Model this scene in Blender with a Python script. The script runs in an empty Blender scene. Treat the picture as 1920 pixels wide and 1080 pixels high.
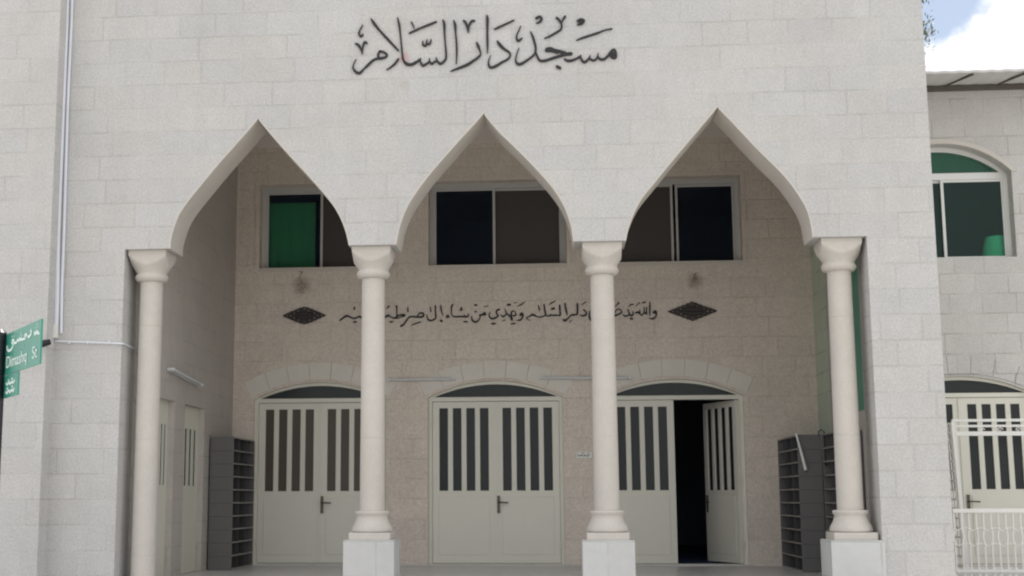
import bpy, bmesh, math, random
from mathutils import Vector, Matrix
from mathutils.geometry import tessellate_polygon
random.seed(7)
sc = bpy.context.scene
COL = sc.collection
W_, H_ = 1920.0, 1080.0

# ------------------------------------------------------------------ camera
F, CX, CY = 2536.5, 823.0, 541.2
PITCH, YAW, ROLL = 0.15421, -0.08284, -0.002366
CAMZ = 1.65
fw = Vector((math.sin(YAW)*math.cos(PITCH), math.cos(YAW)*math.cos(PITCH), math.sin(PITCH)))
rt = fw.cross(Vector((0, 0, 1))).normalized(); up = rt.cross(fw)
R2 = rt*math.cos(ROLL)+up*math.sin(ROLL); U2 = -rt*math.sin(ROLL)+up*math.cos(ROLL)
C0 = Vector((0, 0, CAMZ))
cam = bpy.data.cameras.new("camera"); camo = bpy.data.objects.new("camera", cam); COL.objects.link(camo)
cam.sensor_width = 36; cam.lens = F*36/W_
cam.shift_x = (W_/2-CX)/W_; cam.shift_y = (CY-H_/2)/W_
cam.clip_end = 3000; cam.clip_start = 0.1
m = Matrix((R2, U2, -fw)).transposed().to_4x4(); m.translation = C0
camo.matrix_world = m
sc.camera = camo

def ray(px, py): return fw*F + R2*(px-CX) - U2*(py-CY)
def at(px, py, Y):
    d = ray(px, py); return C0 + d*(Y/d.y)
def onX(px, py, X):
    d = ray(px, py); return C0 + d*(X/d.x)
FY, BY = 13.0, 16.72            # street face of the facade, face of the porch's back wall
FLOOR = 0.85

# ------------------------------------------------------------------ materials
class NT:
    def __init__(s, name):
        s.m = bpy.data.materials.new(name); s.m.use_nodes = True
        s.t = s.m.node_tree; s.t.nodes.clear()
        s.out = s.n('ShaderNodeOutputMaterial')
    def n(s, typ, **kw):
        nd = s.t.nodes.new(typ)
        for k, v in kw.items(): setattr(nd, k, v)
        return nd
    def l(s, a, b): s.t.links.new(a, b)
    def put(s, sock, v):
        if hasattr(v, 'node'): s.l(v, sock)
        else: sock.default_value = v
    def math(s, op, a, b=None, c=None):
        nd = s.n('ShaderNodeMath', operation=op)
        s.put(nd.inputs[0], a)
        if b is not None: s.put(nd.inputs[1], b)
        if c is not None: s.put(nd.inputs[2], c)
        return nd.outputs[0]
    def ramp(s, v, a, b, c=0.0, d=1.0):
        nd = s.n('ShaderNodeMapRange', interpolation_type='SMOOTHSTEP')
        s.put(nd.inputs[0], v)
        for i, x in enumerate((a, b, c, d)): nd.inputs[i+1].default_value = x
        return nd.outputs[0]
    def noise(s, vec, scale, detail=3, rough=.55):
        nd = s.n('ShaderNodeTexNoise'); s.put(nd.inputs['Vector'], vec)
        nd.inputs['Scale'].default_value = scale; nd.inputs['Detail'].default_value = detail
        nd.inputs['Roughness'].default_value = rough
        return nd.outputs[0]
    def mix(s, f, a, b, mode='MIX'):
        nd = s.n('ShaderNodeMix', data_type='RGBA', blend_type=mode)
        s.put(nd.inputs[0], f); s.put(nd.inputs[6], a); s.put(nd.inputs[7], b)
        return nd.outputs[2]
    def val(s, f, amt):   # 1 + (f-.5)*amt as grey
        v = s.math('MULTIPLY_ADD', s.math('SUBTRACT', f, .5), amt, 1.0)
        nd = s.n('ShaderNodeCombineColor')
        for i in range(3): s.l(v, nd.inputs[i])
        return nd.outputs[0]
    def bsdf(s, col, rough=.8, metal=0.0, bump=None, bstr=.3, bdist=.01, spec=.5):
        b = s.n('ShaderNodeBsdfPrincipled')
        s.put(b.inputs['Base Color'], col); s.put(b.inputs['Roughness'], rough)
        b.inputs['Metallic'].default_value = metal
        b.inputs['Specular IOR Level'].default_value = spec
        if bump is not None:
            bm = s.n('ShaderNodeBump'); bm.inputs['Strength'].default_value = bstr
            bm.inputs['Distance'].default_value = bdist
            s.l(bump, bm.inputs['Height']); s.l(bm.outputs[0], b.inputs['Normal'])
        s.l(b.outputs[0], s.out.inputs[0]); return b
def c4(c): return (c[0], c[1], c[2], 1.0)

def stone(name, base, h=.25, L=.5, joint=.009, var=.10, grain=.35, warm=.06, jdark=.72, bump=.6, stain=None, z0=0.0):
    t = NT(name)
    g = t.n('ShaderNodeNewGeometry'); pos = g.outputs['Position']
    sp = t.n('ShaderNodeSeparateXYZ'); t.l(pos, sp.inputs[0])
    sn = t.n('ShaderNodeSeparateXYZ'); t.l(g.outputs['True Normal'], sn.inputs[0])
    side = t.math('GREATER_THAN', t.math('ABSOLUTE', sn.outputs[0]), .7)
    mx = t.n('ShaderNodeMix', data_type='FLOAT'); t.l(side, mx.inputs[0]); t.l(sp.outputs[0], mx.inputs[2]); t.l(sp.outputs[1], mx.inputs[3])
    u = mx.outputs[0]
    wob = t.noise(pos, 1.3, 2)
    zz = t.math('ADD', sp.outputs[2], t.math('MULTIPLY', t.math('SUBTRACT', wob, .5), .012))
    zr = t.math('DIVIDE', t.math('ADD', zz, 40.0-z0), h)
    row = t.math('FLOOR', zr); fr = t.math('FRACT', zr)
    w = t.math('ADD', t.math('DIVIDE', u, L), t.math('MULTIPLY', row, 7.37))
    v1 = t.n('ShaderNodeTexVoronoi', voronoi_dimensions='1D', feature='DISTANCE_TO_EDGE'); v1.inputs['Randomness'].default_value = .6; v1.inputs['Scale'].default_value = 1
    v2 = t.n('ShaderNodeTexVoronoi', voronoi_dimensions='1D', feature='F1'); v2.inputs['Randomness'].default_value = .6; v2.inputs['Scale'].default_value = 1
    t.l(w, v1.inputs['W']); t.l(w, v2.inputs['W'])
    ed = t.math('MULTIPLY', v1.outputs['Distance'], L)
    ez = t.math('MULTIPLY', t.math('MINIMUM', fr, t.math('SUBTRACT', 1.0, fr)), h)
    e = t.math('MINIMUM', ed, ez)
    jn = t.math('MULTIPLY', t.ramp(t.noise(pos, 2.1, 3), .38, .62, .15, 1.0), t.ramp(e, joint*.4, joint*1.1, 1.0, 0.0))
    sc_ = t.n('ShaderNodeSeparateColor'); t.l(v2.outputs['Color'], sc_.inputs[0])
    col = t.mix(1.0, c4(base), t.val(sc_.outputs[0], var), 'MULTIPLY')
    warmc = t.mix(t.math('MULTIPLY', sc_.outputs[1], warm*4), (1, 1, 1, 1), (1.05, .97, .92, 1))
    col = t.mix(1.0, col, warmc, 'MULTIPLY')
    mot = t.noise(pos, .9, 5, .6)
    col = t.mix(1.0, col, t.val(mot, .22), 'MULTIPLY')
    mot2 = t.noise(pos, 9, 4, .6)
    col = t.mix(1.0, col, t.val(mot2, .16), 'MULTIPLY')
    mp = t.n('ShaderNodeVectorMath', operation='MULTIPLY'); t.l(pos, mp.inputs[0]); mp.inputs[1].default_value = (5, 5, .35)
    col = t.mix(1.0, col, t.val(t.noise(mp.outputs[0], 1.0, 4, .6), .10), 'MULTIPLY')
    gr = t.noise(pos, 48, 3, .75)
    col = t.mix(1.0, col, t.val(gr, grain), 'MULTIPLY')
    jc = t.mix(1.0, col, (jdark, jdark, jdark*.98, 1), 'MULTIPLY')
    col = t.mix(jn, col, jc)
    if stain:
        for (p, r, c, s_) in stain:
            d = t.n('ShaderNodeVectorMath', operation='DISTANCE'); t.l(pos, d.inputs[0]); d.inputs[1].default_value = p
            dd = t.math('ADD', d.outputs['Value'], t.math('MULTIPLY', t.math('SUBTRACT', t.noise(pos, 14, 3), .5), r*1.2))
            f = t.math('MULTIPLY', t.ramp(dd, r*.3, r, 1.0, 0.0), s_)
            col = t.mix(f, col, c4(c))
    hgt = t.math('SUBTRACT', t.math('MULTIPLY', gr, .6), jn)
    hgt = t.math('ADD', hgt, t.math('MULTIPLY', mot2, .5))
    t.bsdf(col, .88, bump=hgt, bstr=bump, bdist=.006, spec=.25)
    return t.m

def simple(name, col, rough=.6, metal=0.0, nscale=6, namt=.12, fine=.06, bump=.15, spec=.5):
    t = NT(name)
    pos = t.n('ShaderNodeNewGeometry').outputs['Position']
    n1 = t.noise(pos, nscale, 4); n2 = t.noise(pos, nscale*14, 3)
    c = t.mix(1.0, c4(col), t.val(n1, namt), 'MULTIPLY')
    c = t.mix(1.0, c, t.val(n2, fine), 'MULTIPLY')
    rg = t.math('MULTIPLY_ADD', n1, .2, rough-.1)
    t.bsdf(c, rg, metal, bump=n2, bstr=bump, bdist=.003, spec=spec)
    return t.m

def glass(name, tint=(.9, .95, .93), refl=1.0, film=(.01, .016, .03), famt=.3):
    t = NT(name)
    tr = t.n('ShaderNodeBsdfTransparent'); tr.inputs[0].default_value = c4(tint)
    df = t.n('ShaderNodeBsdfDiffuse'); df.inputs[0].default_value = c4(film)
    m0 = t.n('ShaderNodeMixShader'); m0.inputs[0].default_value = famt; t.l(tr.outputs[0], m0.inputs[1]); t.l(df.outputs[0], m0.inputs[2])
    gl = t.n('ShaderNodeBsdfGlossy'); gl.inputs['Roughness'].default_value = .03
    gl.inputs['Color'].default_value = (.9, .95, 1, 1)
    fr = t.n('ShaderNodeFresnel'); fr.inputs[0].default_value = 1.45
    mx = t.n('ShaderNodeMixShader'); t.l(t.math('MULTIPLY', fr.outputs[0], refl), mx.inputs[0])
    t.l(m0.outputs[0], mx.inputs[1]); t.l(gl.outputs[0], mx.inputs[2]); t.l(mx.outputs[0], t.out.inputs[0])
    return t.m

pr = at(757, 108, FY)
M = {}
M['facade'] = stone('facade_limestone', (.505, .499, .487), h=.245, L=.46, var=.05, warm=.05, grain=.75, jdark=.925, joint=.011, stain=[((pr.x, FY, pr.z), .085, (.55, .30, .30), .55), ((pr.x, FY, pr.z-.28), .06, (.42, .40, .37), .4)])
sA = at(566, 536, BY); sB = at(1303, 527, BY)
M['porch'] = stone('porch_limestone', (.625, .56, .495), h=.245, L=.44, var=.05, warm=.04, grain=.85, jdark=.92, joint=.011,
                   stain=[((sA.x, BY, sA.z), .16, (.30, .265, .22), .6), ((sB.x, BY, sB.z), .13, (.32, .28, .23), .5)])
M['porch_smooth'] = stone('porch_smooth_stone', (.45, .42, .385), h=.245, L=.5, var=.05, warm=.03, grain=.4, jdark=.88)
M['green_spill'] = stone('green_lit_stone', (.50, .56, .46), h=.245, L=.9, var=.06, grain=.2, jdark=.75)  # porch stone with spilled green light put into its base colour
M['wing'] = stone('wing_limestone', (.51, .495, .48), h=.245, L=.42, var=.07, warm=.04, grain=.6, jdark=.78)
M['trim'] = simple('smooth_cut_stone', (.56, .525, .48), .8, nscale=5, namt=.14, fine=.12, bump=.3, spec=.25)
M['band'] = simple('smooth_arch_stone', (.66, .625, .56), .85, nscale=4, namt=.16, fine=.16, bump=.3, spec=.25)
M['column'] = stone('column_drum_stone', (.55, .515, .47), h=1.13, L=60, joint=.007, var=.0, warm=.0, grain=.22, jdark=.90, bump=.3, z0=.43)
M['pedestal'] = stone('pedestal_stone', (.55, .555, .55), h=.33, L=.5, var=.05, grain=.12, jdark=.8)
M['plaster'] = simple('ceiling_plaster', (.76, .70, .65), .9, nscale=2, namt=.1)
M['door'] = simple('cream_painted_steel', (.65, .635, .555), .45, nscale=1.5, namt=.10, fine=.04, bump=.08)
M['alu'] = simple('grey_aluminium', (.50, .49, .475), .4, nscale=4, namt=.08)
M['aluw'] = simple('white_aluminium', (.66, .66, .64), .4, nscale=4, namt=.08)
M['frost'] = simple('grey_film_glass', (.026, .030, .031), .22, nscale=2, namt=.35, bump=.0, spec=.22)
M['brownpane'] = simple('brown_curtained_glass', (.082, .066, .052), .3, nscale=2.5, namt=.4, bump=0, spec=.22)
M['darkpane'] = simple('dark_pane_glass', (.018, .021, .026), .15, nscale=2, namt=.3, bump=0, spec=.22)
M['screen'] = simple('insect_screen', (.055, .048, .045), .7, nscale=3, namt=.15)
M['win'] = glass('window_glass', (.9, .93, .95), .35, (.03, .042, .07), .2)
M['greenwin'] = glass('green_window_glass', (.75, .92, .84), .35, (.02, .05, .035), .15)
M['archwin'] = glass('green_arch_glass', (.3, .6, .45), .35, (.05, .15, .10), .6)
M['steel'] = simple('dark_steel', (.03, .03, .032), .45, .6)
M['brass'] = simple('worn_handle_metal', (.10, .09, .07), .4, .7)
M['letters'] = simple('black_letter_metal', (.010, .009, .011), .5, nscale=20, namt=.5, bump=.1)
M['ornament'] = simple('dark_bronze_ornament', (.035, .028, .026), .5, .2, nscale=30, namt=.6, bump=.3)
M['inner'] = simple('hall_wall_paint', (.22, .25, .33), .8)
M['carpet'] = simple('dark_blue_carpet', (.03, .045, .14), .95)
M['curtain'] = simple('green_curtain_cloth', (.10, .52, .20), .85, nscale=3, namt=.3)
M['turq'] = simple('turquoise_cloth', (.30, .95, .74), .7)
M['greensheet'] = simple('green_plastic_sheet', (.10, .24, .17), .5, nscale=4, namt=.25)
M['tube'] = simple('white_enamel', (.62, .63, .64), .35, nscale=9, namt=.08)
M['conduit'] = simple('grey_plastic_conduit', (.66, .68, .73), .35, nscale=3, namt=.2)
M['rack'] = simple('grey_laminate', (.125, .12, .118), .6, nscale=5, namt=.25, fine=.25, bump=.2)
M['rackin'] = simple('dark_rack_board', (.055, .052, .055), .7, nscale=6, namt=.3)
M['rackedge'] = simple('pale_shelf_edge', (.26, .25, .24), .5)
M['sign'] = simple('green_sign_enamel', (.033, .245, .175), .3, nscale=5, namt=.25, bump=.05)
M['signw'] = simple('white_sign_paint', (.62, .74, .70), .45)
M['pole'] = simple('black_pole_paint', (.008, .009, .014), .45)
M['white'] = simple('white_gate_paint', (.72, .71, .68), .4, nscale=8, namt=.15)
M['roof'] = simple('grey_sheet_roofing', (.55, .54, .53), .5, .0, nscale=3, namt=.25)
M['gutter'] = simple('brown_gutter_paint', (.10, .085, .075), .6)
M['twig'] = simple('dry_twigs', (.20, .17, .13), .9, nscale=30, namt=.5)
M['bark'] = simple('tree_bark', (.10, .08, .06), .9, nscale=8, namt=.4)
M['leaf'] = simple('dark_green_leaves', (.05, .085, .06), .6, nscale=6, namt=.9)
M['paving'] = simple('street_paving', (.42, .41, .39), .85, nscale=1.2, namt=.3, fine=.2)
M['asphalt'] = simple('asphalt_road', (.055, .055, .055), .85, nscale=2, namt=.3, fine=.3)
M['floor'] = simple('porch_floor_tiles', (.55, .54, .53), .35, nscale=2, namt=.15)
M['sock'] = simple('dark_leather', (.02, .018, .018), .5)
M['line'] = simple('white_road_paint', (.7, .7, .68), .7)

# ------------------------------------------------------------------ mesh helpers
class MB:
    def __init__(s): s.v = []; s.f = []
    def add(s, vs, fs):
        o = len(s.v); s.v += [tuple(v) for v in vs]; s.f += [tuple(i+o for i in f) for f in fs]; return s
    def box(s, x0, x1, y0, y1, z0, z1):
        vs = [(x, y, z) for z in (z0, z1) for y in (y0, y1) for x in (x0, x1)]
        return s.add(vs, [(0, 2, 3, 1), (4, 5, 7, 6), (0, 1, 5, 4), (2, 6, 7, 3), (0, 4, 6, 2), (1, 3, 7, 5)])
    def prism(s, outer, y0, y1, holes=()):
        """outer/holes are lists of (x, z); solid between y0 (front) and y1 (back)."""
        loops = [list(outer)] + [list(h) for h in holes]
        tri = tessellate_polygon([[Vector((p[0], p[1], 0)) for p in l] for l in loops])
        flat = [p for l in loops for p in l]; n = len(flat)
        vs = [(p[0], y0, p[1]) for p in flat] + [(p[0], y1, p[1]) for p in flat]
        fs = []
        for t in tri:
            fs.append(tuple(t)); fs.append(tuple(i+n for i in reversed(t)))
        o = 0
        for l in loops:
            k = len(l)
            for i in range(k):
                j = (i+1) % k; fs.append((o+i, o+j, n+o+j, n+o+i))
            o += k
        return s.add(vs, fs)
    def tube(s, pts, r, n=10, cap=True):
        pts = [Vector(p) for p in pts]; rs = r if isinstance(r, (list, tuple)) else [r]*len(pts)
        vs = []; prev = None
        for i, p in enumerate(pts):
            d = (pts[min(i+1, len(pts)-1)]-pts[max(i-1, 0)]).normalized()
            a = prev if prev is not None else (Vector((0, 0, 1)) if abs(d.z) < .9 else Vector((1, 0, 0)))
            x = (a - d*a.dot(d)).normalized(); prev = x; y = d.cross(x)
            for k in range(n):
                t = 2*math.pi*k/n; vs.append(p+(x*math.cos(t)+y*math.sin(t))*rs[i])
        fs = [(i*n+k, i*n+(k+1) % n, (i+1)*n+(k+1) % n, (i+1)*n+k) for i in range(len(pts)-1) for k in range(n)]
        if cap:
            fs.append(tuple(range(n-1, -1, -1))); fs.append(tuple(range((len(pts)-1)*n, len(pts)*n)))
        return s.add(vs, fs)
    def lathe(s, prof, cx, cy, n=40):
        vs = []
        for (r, z) in prof:
            for k in range(n):
                t = 2*math.pi*k/n; vs.append((cx+r*math.cos(t), cy+r*math.sin(t), z))
        fs = [(i*n+k, i*n+(k+1) % n, (i+1)*n+(k+1) % n, (i+1)*n+k) for i in range(len(prof)-1) for k in range(n)]
        fs.append(tuple(range(n-1, -1, -1))); fs.append(tuple(range((len(prof)-1)*n, len(prof)*n)))
        return s.add(vs, fs)

def wloc(o):
    v = Vector((0, 0, 0))
    while o is not None: v += o.location; o = o.parent
    return v
def obj(name, mb, mat, parent=None, smooth=False, bevel=0):
    vs = [Vector(v) for v in mb.v]
    lo = Vector([min(v[i] for v in vs) for i in range(3)]); hi = Vector([max(v[i] for v in vs) for i in range(3)])
    org = Vector(((lo.x+hi.x)/2, (lo.y+hi.y)/2, lo.z))
    me = bpy.data.meshes.new(name); me.from_pydata([tuple(v-org) for v in vs], [], mb.f); me.update()
    bm = bmesh.new(); bm.from_mesh(me); bmesh.ops.recalc_face_normals(bm, faces=bm.faces)
    bm.to_mesh(me); bm.free()
    mats = mat if isinstance(mat, (list, tuple)) else [mat]
    for k in mats: me.materials.append(k)
    o = bpy.data.objects.new(name, me); COL.objects.link(o)
    o.location = org - (wloc(parent) if parent else Vector())
    if parent: o.parent = parent
    if smooth:
        for p in me.polygons: p.use_smooth = True
        try: me.set_sharp_from_angle(angle=math.radians(35))
        except Exception: pass
    if bevel:
        b = o.modifiers.new('bevel', 'BEVEL'); b.width = bevel; b.segments = 2; b.limit_method = 'ANGLE'; b.angle_limit = math.radians(40)
    return o
def tag(o, label=None, cat=None, group=None, kind=None):
    if label: o['label'] = label
    if cat: o['category'] = cat
    if group: o['group'] = group
    if kind: o['kind'] = kind
    return o
def empty(name, loc, label, cat, group=None):
    e = bpy.data.objects.new(name, None); COL.objects.link(e); e.location = loc; e.empty_display_size = .2
    return tag(e, label, cat, group)
def crom(pts, n=6):
    """Catmull-Rom through points (any dimension)."""
    out = []
    P = [pts[0]] + list(pts) + [pts[-1]]
    for i in range(1, len(P)-2):
        for k in range(n):
            t = k/n; a, b, c, d = P[i-1], P[i], P[i+1], P[i+2]
            out.append(tuple(.5*((2*b[j]) + (-a[j]+c[j])*t + (2*a[j]-5*b[j]+4*c[j]-d[j])*t*t + (-a[j]+3*b[j]-3*c[j]+d[j])*t**3) for j in range(len(b))))
    out.append(tuple(pts[-1])); return out

# ------------------------------------------------------------------ mosque
mosque = empty('mosque', (0, BY, 0), 'pale limestone mosque with three pointed arches over a deep porch', 'mosque')

XE = at(1760, 540, FY).x            # right edge of the facade
XP = at(87, 640, 12.77).x                          # corner where the projecting block starts
XL = at(233, 500, FY).x; XR = at(1631, 560, FY).x   # the porch opening
zc = at(930, 455, FY).z             # top of the capitals
TOP = 7.9
WT = .45
arch_px = [
 [(316.7,470),(319,443),(332,405),(350,377),(374,347),(407,307),(447,262),(484,219),(515,256),(548,293),(583,331),(617,370),(637,400),(650,431),(657,463)],
 [(740,460),(749,417),(767,377),(800,330),(850,272),(907,209),(938,246),(985,292),(1032,343),(1057,380),(1072,418),(1078,460)],
 [(1171,460),(1178,420),(1197,377),(1229,336),(1275,280),(1345,197),(1376,229),(1424,280),(1473,329),(1503,370),(1519,403),(1527,446)]]
ap_i = [7, 5, 5]
arches = []
for pts, k in zip(arch_px, ap_i):
    w = [(at(x, y, FY).x, at(x, y, FY).z) for x, y in pts]
    w[0] = (w[0][0], zc); w[-1] = (w[-1][0], zc)
    arches.append(crom(w[:k+1], 5)[:-1] + crom(w[k:], 5))
outer = [(XP, 0), (XL, 0), (XL, zc)]
for a in arches: outer += a
outer += [(XR, zc), (XR, 0), (XE, 0), (XE, TOP), (XP, TOP)]
obj('facade_wall', MB().prism(outer, FY, FY+WT), M['facade'], mosque)
# smooth dressed stone lining under each arch, 2 mm proud of the wall behind it
for a in arches:
    mb = MB(); n = len(a)
    cxm = sum(p[0] for p in a)/n
    vs = []
    zlow = min(p[1] for p in a); ins = .016
    inner = []
    for i, p in enumerate(a):
        q0 = a[max(i-1, 0)]; q1 = a[min(i+1, n-1)]
        tx, tz = q1[0]-q0[0], q1[1]-q0[1]; l = math.hypot(tx, tz) or 1
        nx, nz = tz/l, -tx/l
        inner.append((p[0]+nx*ins, p[1]+nz*ins))
    poly = list(a) + inner[::-1]
    k = len(a)
    for y in (FY-.003, FY+WT+.003):
        vs += [(p[0], y, p[1]) for p in a] + [(p[0], y, p[1]) for p in inner]
    fs = []
    for i in range(k-1):
        fs += [(i, i+1, k+i+1, k+i), (2*k+i, 3*k+i, 3*k+i+1, 2*k+i+1), (k+i, k+i+1, 3*k+i+1, 3*k+i), (i, 2*k+i, 2*k+i+1, i+1)]
    fs += [(0, k, 3*k, 2*k), (k-1, 3*k-1, 4*k-1, 2*k-1)]
    mb.add(vs, fs); obj('arch_lining', mb, M['trim'], mosque)

# projecting block on the left
XB0 = at(87, 640, 12.77).x
obj('projecting_wall', MB().box(-8.5, XB0, 12.77, 17.5, 0, TOP), M['facade'], mosque)
# side walls, back wall, ceiling, floor of the porch
XSL = at(440, 600, BY).x; XSR = at(1526, 600, BY).x
ZCEIL = at(907, 268, BY).z
# left side wall with two recessed narrow doors
dL = []
for (pa, pb, ptop) in ((300, 328, 748), (347, 384, 757)):
    A = onX(pa, ptop, XSL); B = onX(pb, ptop, XSL)
    dL.append((A.y, B.y))
ztopL = onX(365, 762, XSL).z
def sideprism(mb, loop, holes, x0, x1):
    t = MB().prism(loop, x0, x1, holes)
    mb.add([(v[1], v[0], v[2]) for v in t.v], t.f); return mb
holesL = [[(a, FLOOR+.002), (b, FLOOR+.002), (b, ztopL), (a, ztopL)] for a, b in dL]
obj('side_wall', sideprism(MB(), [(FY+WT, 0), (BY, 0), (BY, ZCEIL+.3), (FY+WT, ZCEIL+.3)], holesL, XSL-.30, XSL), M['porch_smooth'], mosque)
for a, b in dL:
    xx = XSL-.07
    f = obj('side_door', sideprism(MB(), [(a, FLOOR), (b, FLOOR), (b, ztopL), (a, ztopL)],
        [[(a+(b-a)*q0, FLOOR+.95), (a+(b-a)*q1, FLOOR+.95), (a+(b-a)*q1, ztopL-.25), (a+(b-a)*q0, ztopL-.25)] for q0, q1 in ((.12, .24), (.34, .46), (.56, .68), (.78, .9))], xx-.05, xx), M['door'], mosque)
    obj('glass_pane', MB().box(xx-.018, xx-.010, a+.05, b-.05, FLOOR+.9, ztopL-.2), M['darkpane'], f)
# right side wall: green light spill painted into the stone towards the back, a green plastic sheet in the opening
gy0, gy1 = 14.15, 15.95
gz0 = onX(1608, 772, XSR).z; gz1 = onX(1608, 470, XSR).z+.3
obj('side_wall', sideprism(MB(), [(FY+WT, 0), (gy1, 0), (gy1, ZCEIL+.3), (FY+WT, ZCEIL+.3)],
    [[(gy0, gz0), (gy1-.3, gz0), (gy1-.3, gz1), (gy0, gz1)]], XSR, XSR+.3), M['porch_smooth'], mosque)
obj('side_wall', MB().box(XSR, XSR+.3, gy1, BY, 0, ZCEIL+.3), M['green_spill'], mosque)
shp = []
for i in range(61):
    y = gy0+(gy1-.3-gy0)*i/60; shp.append((y, XSR+.10+.02*math.cos(i*1.05)))
mb = MB(); vs = []
for z in (gz0, gz1):
    for y, x in shp: vs.append((x, y, z))
    for y, x in shp: vs.append((x+.006, y, z))
n = len(shp); fs = []
for i in range(n-1):
    fs += [(i, i+1, 2*n+i+1, 2*n+i), (n+i, 3*n+i, 3*n+i+1, n+i+1), (i, n+i, n+i+1, i+1), (2*n+i, 2*n+i+1, 3*n+i+1, 3*n+i)]
mb.add(vs, fs)
tag(obj('plastic_sheet', mb, M['greensheet'], None, smooth=True), 'green corrugated plastic sheet in the side opening behind the rightmost column', 'plastic sheet')

# doors / windows layout on the back plane
dc = [at(607, 900, BY+.05).x, at(930, 900, BY+.05).x, at(1275, 900, BY+.05).x]
dw = at(1057, 900, BY+.05).x - at(802, 900, BY+.05).x
dc = [dc[1]-(dc[2]-dc[0])/2, dc[1], dc[1]+(dc[2]-dc[0])/2]
dcx4 = at(1806, 850, BY+.05).x
ZT = at(930, 746, BY+.05).z; RISE = at(930, 714, BY+.05).z - ZT
def segarc(xc, hw, z, rise, n=24, inv=False):
    R = (hw*hw+rise*rise)/(2*rise); a0 = math.asin(hw/R)
    return [(xc+R*math.sin(-a0+2*a0*i/n), z+rise-R+R*math.cos(-a0+2*a0*i/n)) for i in range(n+1)]
def door_hole(xc): return [(xc+dw/2, FLOOR+.003), (xc-dw/2, FLOOR+.003)] + segarc(xc, dw/2, ZT, RISE)
wc = [at(617, 430, BY).x, at(932, 430, BY).x, at(1263, 430, BY).x]
wc = [wc[1]-(wc[2]-wc[0])/2, wc[1], wc[1]+(wc[2]-wc[0])/2]
ww = at(1061, 430, BY).x-at(803, 430, BY).x
WZ0 = at(930, 498.5, BY).z; WZ1 = at(930, 338, BY).z
def rect(x0, x1, z0, z1): return [(x0, z0), (x1, z0), (x1, z1), (x0, z1)]
holes = [door_hole(x) for x in dc] + [rect(x-ww/2, x+ww/2, WZ0, WZ1) for x in wc]
obj('back_wall', MB().prism(rect(XSL-.30, XSR+.02, 0, ZCEIL+.3), BY, BY+.3, holes), M['porch'], mosque)
obj('ceiling', MB().box(XSL-.3, XSR+.3, FY+WT, BY, ZCEIL, ZCEIL+.15), M['plaster'], mosque)
obj('roof_slab', MB().box(XP, XE, FY+WT, 24.5, TOP-.5, TOP-.25), M['plaster'], mosque)
obj('porch_floor', MB().box(XL-.05, XR+.05, FY-.25, BY-.001, 0, FLOOR-.002).box(XSL-.3, XSR+.3, BY+.3, 24, .5, FLOOR-.004), M['floor'], mosque)
obj('step', MB().box(XL+.1, XR-.1, FY-.60, FY-.25, 0, .56), M['floor'], mosque, bevel=.01)
obj('step', MB().box(XL+.1, XR-.1, FY-.95, FY-.60, 0, .28), M['floor'], mosque, bevel=.01)
obj('threshold', MB().box(dc[0]-dw/2, dc[2]+dw/2, BY-.06, BY+.3, FLOOR-.001, FLOOR+.012), M['pedestal'], mosque)
# the hall behind
hy0, hy1 = BY+.3, 24.0
mb = MB().box(XSL-.3, XSL-.15, hy0, hy1, FLOOR, 6.6).box(XSR+.15, XSR+.3, hy0, hy1, FLOOR, 6.6).box(XSL-.3, XSR+.3, hy1, hy1+.2, FLOOR, 6.6)
mb.box(XSL-.3, XSR+.3, hy0, hy1, 6.6, 6.8)
mb.box(XSL-.3, XSR+.3, hy0-.0, hy0+.05, ZCEIL+.3, 6.6)
obj('hall_wall', mb, M['inner'], mosque)
obj('hall_carpet', MB().box(XSL-.14, XSR+.14, hy0+.01, hy1-.01, FLOOR-.003, FLOOR+.01), M['carpet'], mosque)

# arched stone bands over the doors
def door_band(xc, parent, Y, mat):
    nseg = 7; hw = dw/2+.035; rise = RISE+.01
    R = (hw*hw+rise*rise)/(2*rise); a0 = math.asin(hw/R)*1.0; cz = ZT+.02+rise-R
    th = .215
    for i in range(nseg):
        t0 = -a0+2*a0*i/nseg+.0012; t1 = -a0+2*a0*(i+1)/nseg-.0012
        pts = []
        m_ = 5
        for k in range(m_+1):
            t = t0+(t1-t0)*k/m_; pts.append((xc+R*math.sin(t), cz+R*math.cos(t)))
        for k in range(m_, -1, -1):
            t = t0+(t1-t0)*k/m_; t *= .995; pts.append((xc+(R+th)*math.sin(t), cz+(R+th)*math.cos(t)))
        obj('arch_stone', MB().prism(pts, Y-.012, Y+.05), mat, parent, bevel=.003)

def make_leaf(parent, x0, x1, Y, pane, npan=4, handle=None):
    z0, z1 = FLOOR+.025, ZT-.045
    pz0, pz1 = at(930, 920, BY+.1).z, at(930, 765, BY+.1).z
    w = x1-x0; mrg = .085; gap = .062; pw = (w-2*mrg-(npan-1)*gap)/npan
    hs = [rect(x0+mrg+i*(pw+gap), x0+mrg+i*(pw+gap)+pw, pz0, pz1) for i in range(npan)]
    o = obj('door_leaf', MB().prism(rect(x0, x1, z0, z1), Y, Y+.045, hs), M['door'], parent, bevel=.004)
    g = MB()
    for h in hs: g.box(h[0][0]-.004, h[1][0]+.004, Y+.018, Y+.026, h[0][1]-.004, h[2][1]+.004)
    gl = obj('glass_pane', g, pane, parent)
    pb = obj('lower_panel', MB().box(x0+mrg-.01, x1-mrg+.01, Y-.008, Y-.0005, z0+.10, pz0-.075), M['door'], parent, bevel=.004)
    return [o, gl, pb]
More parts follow.
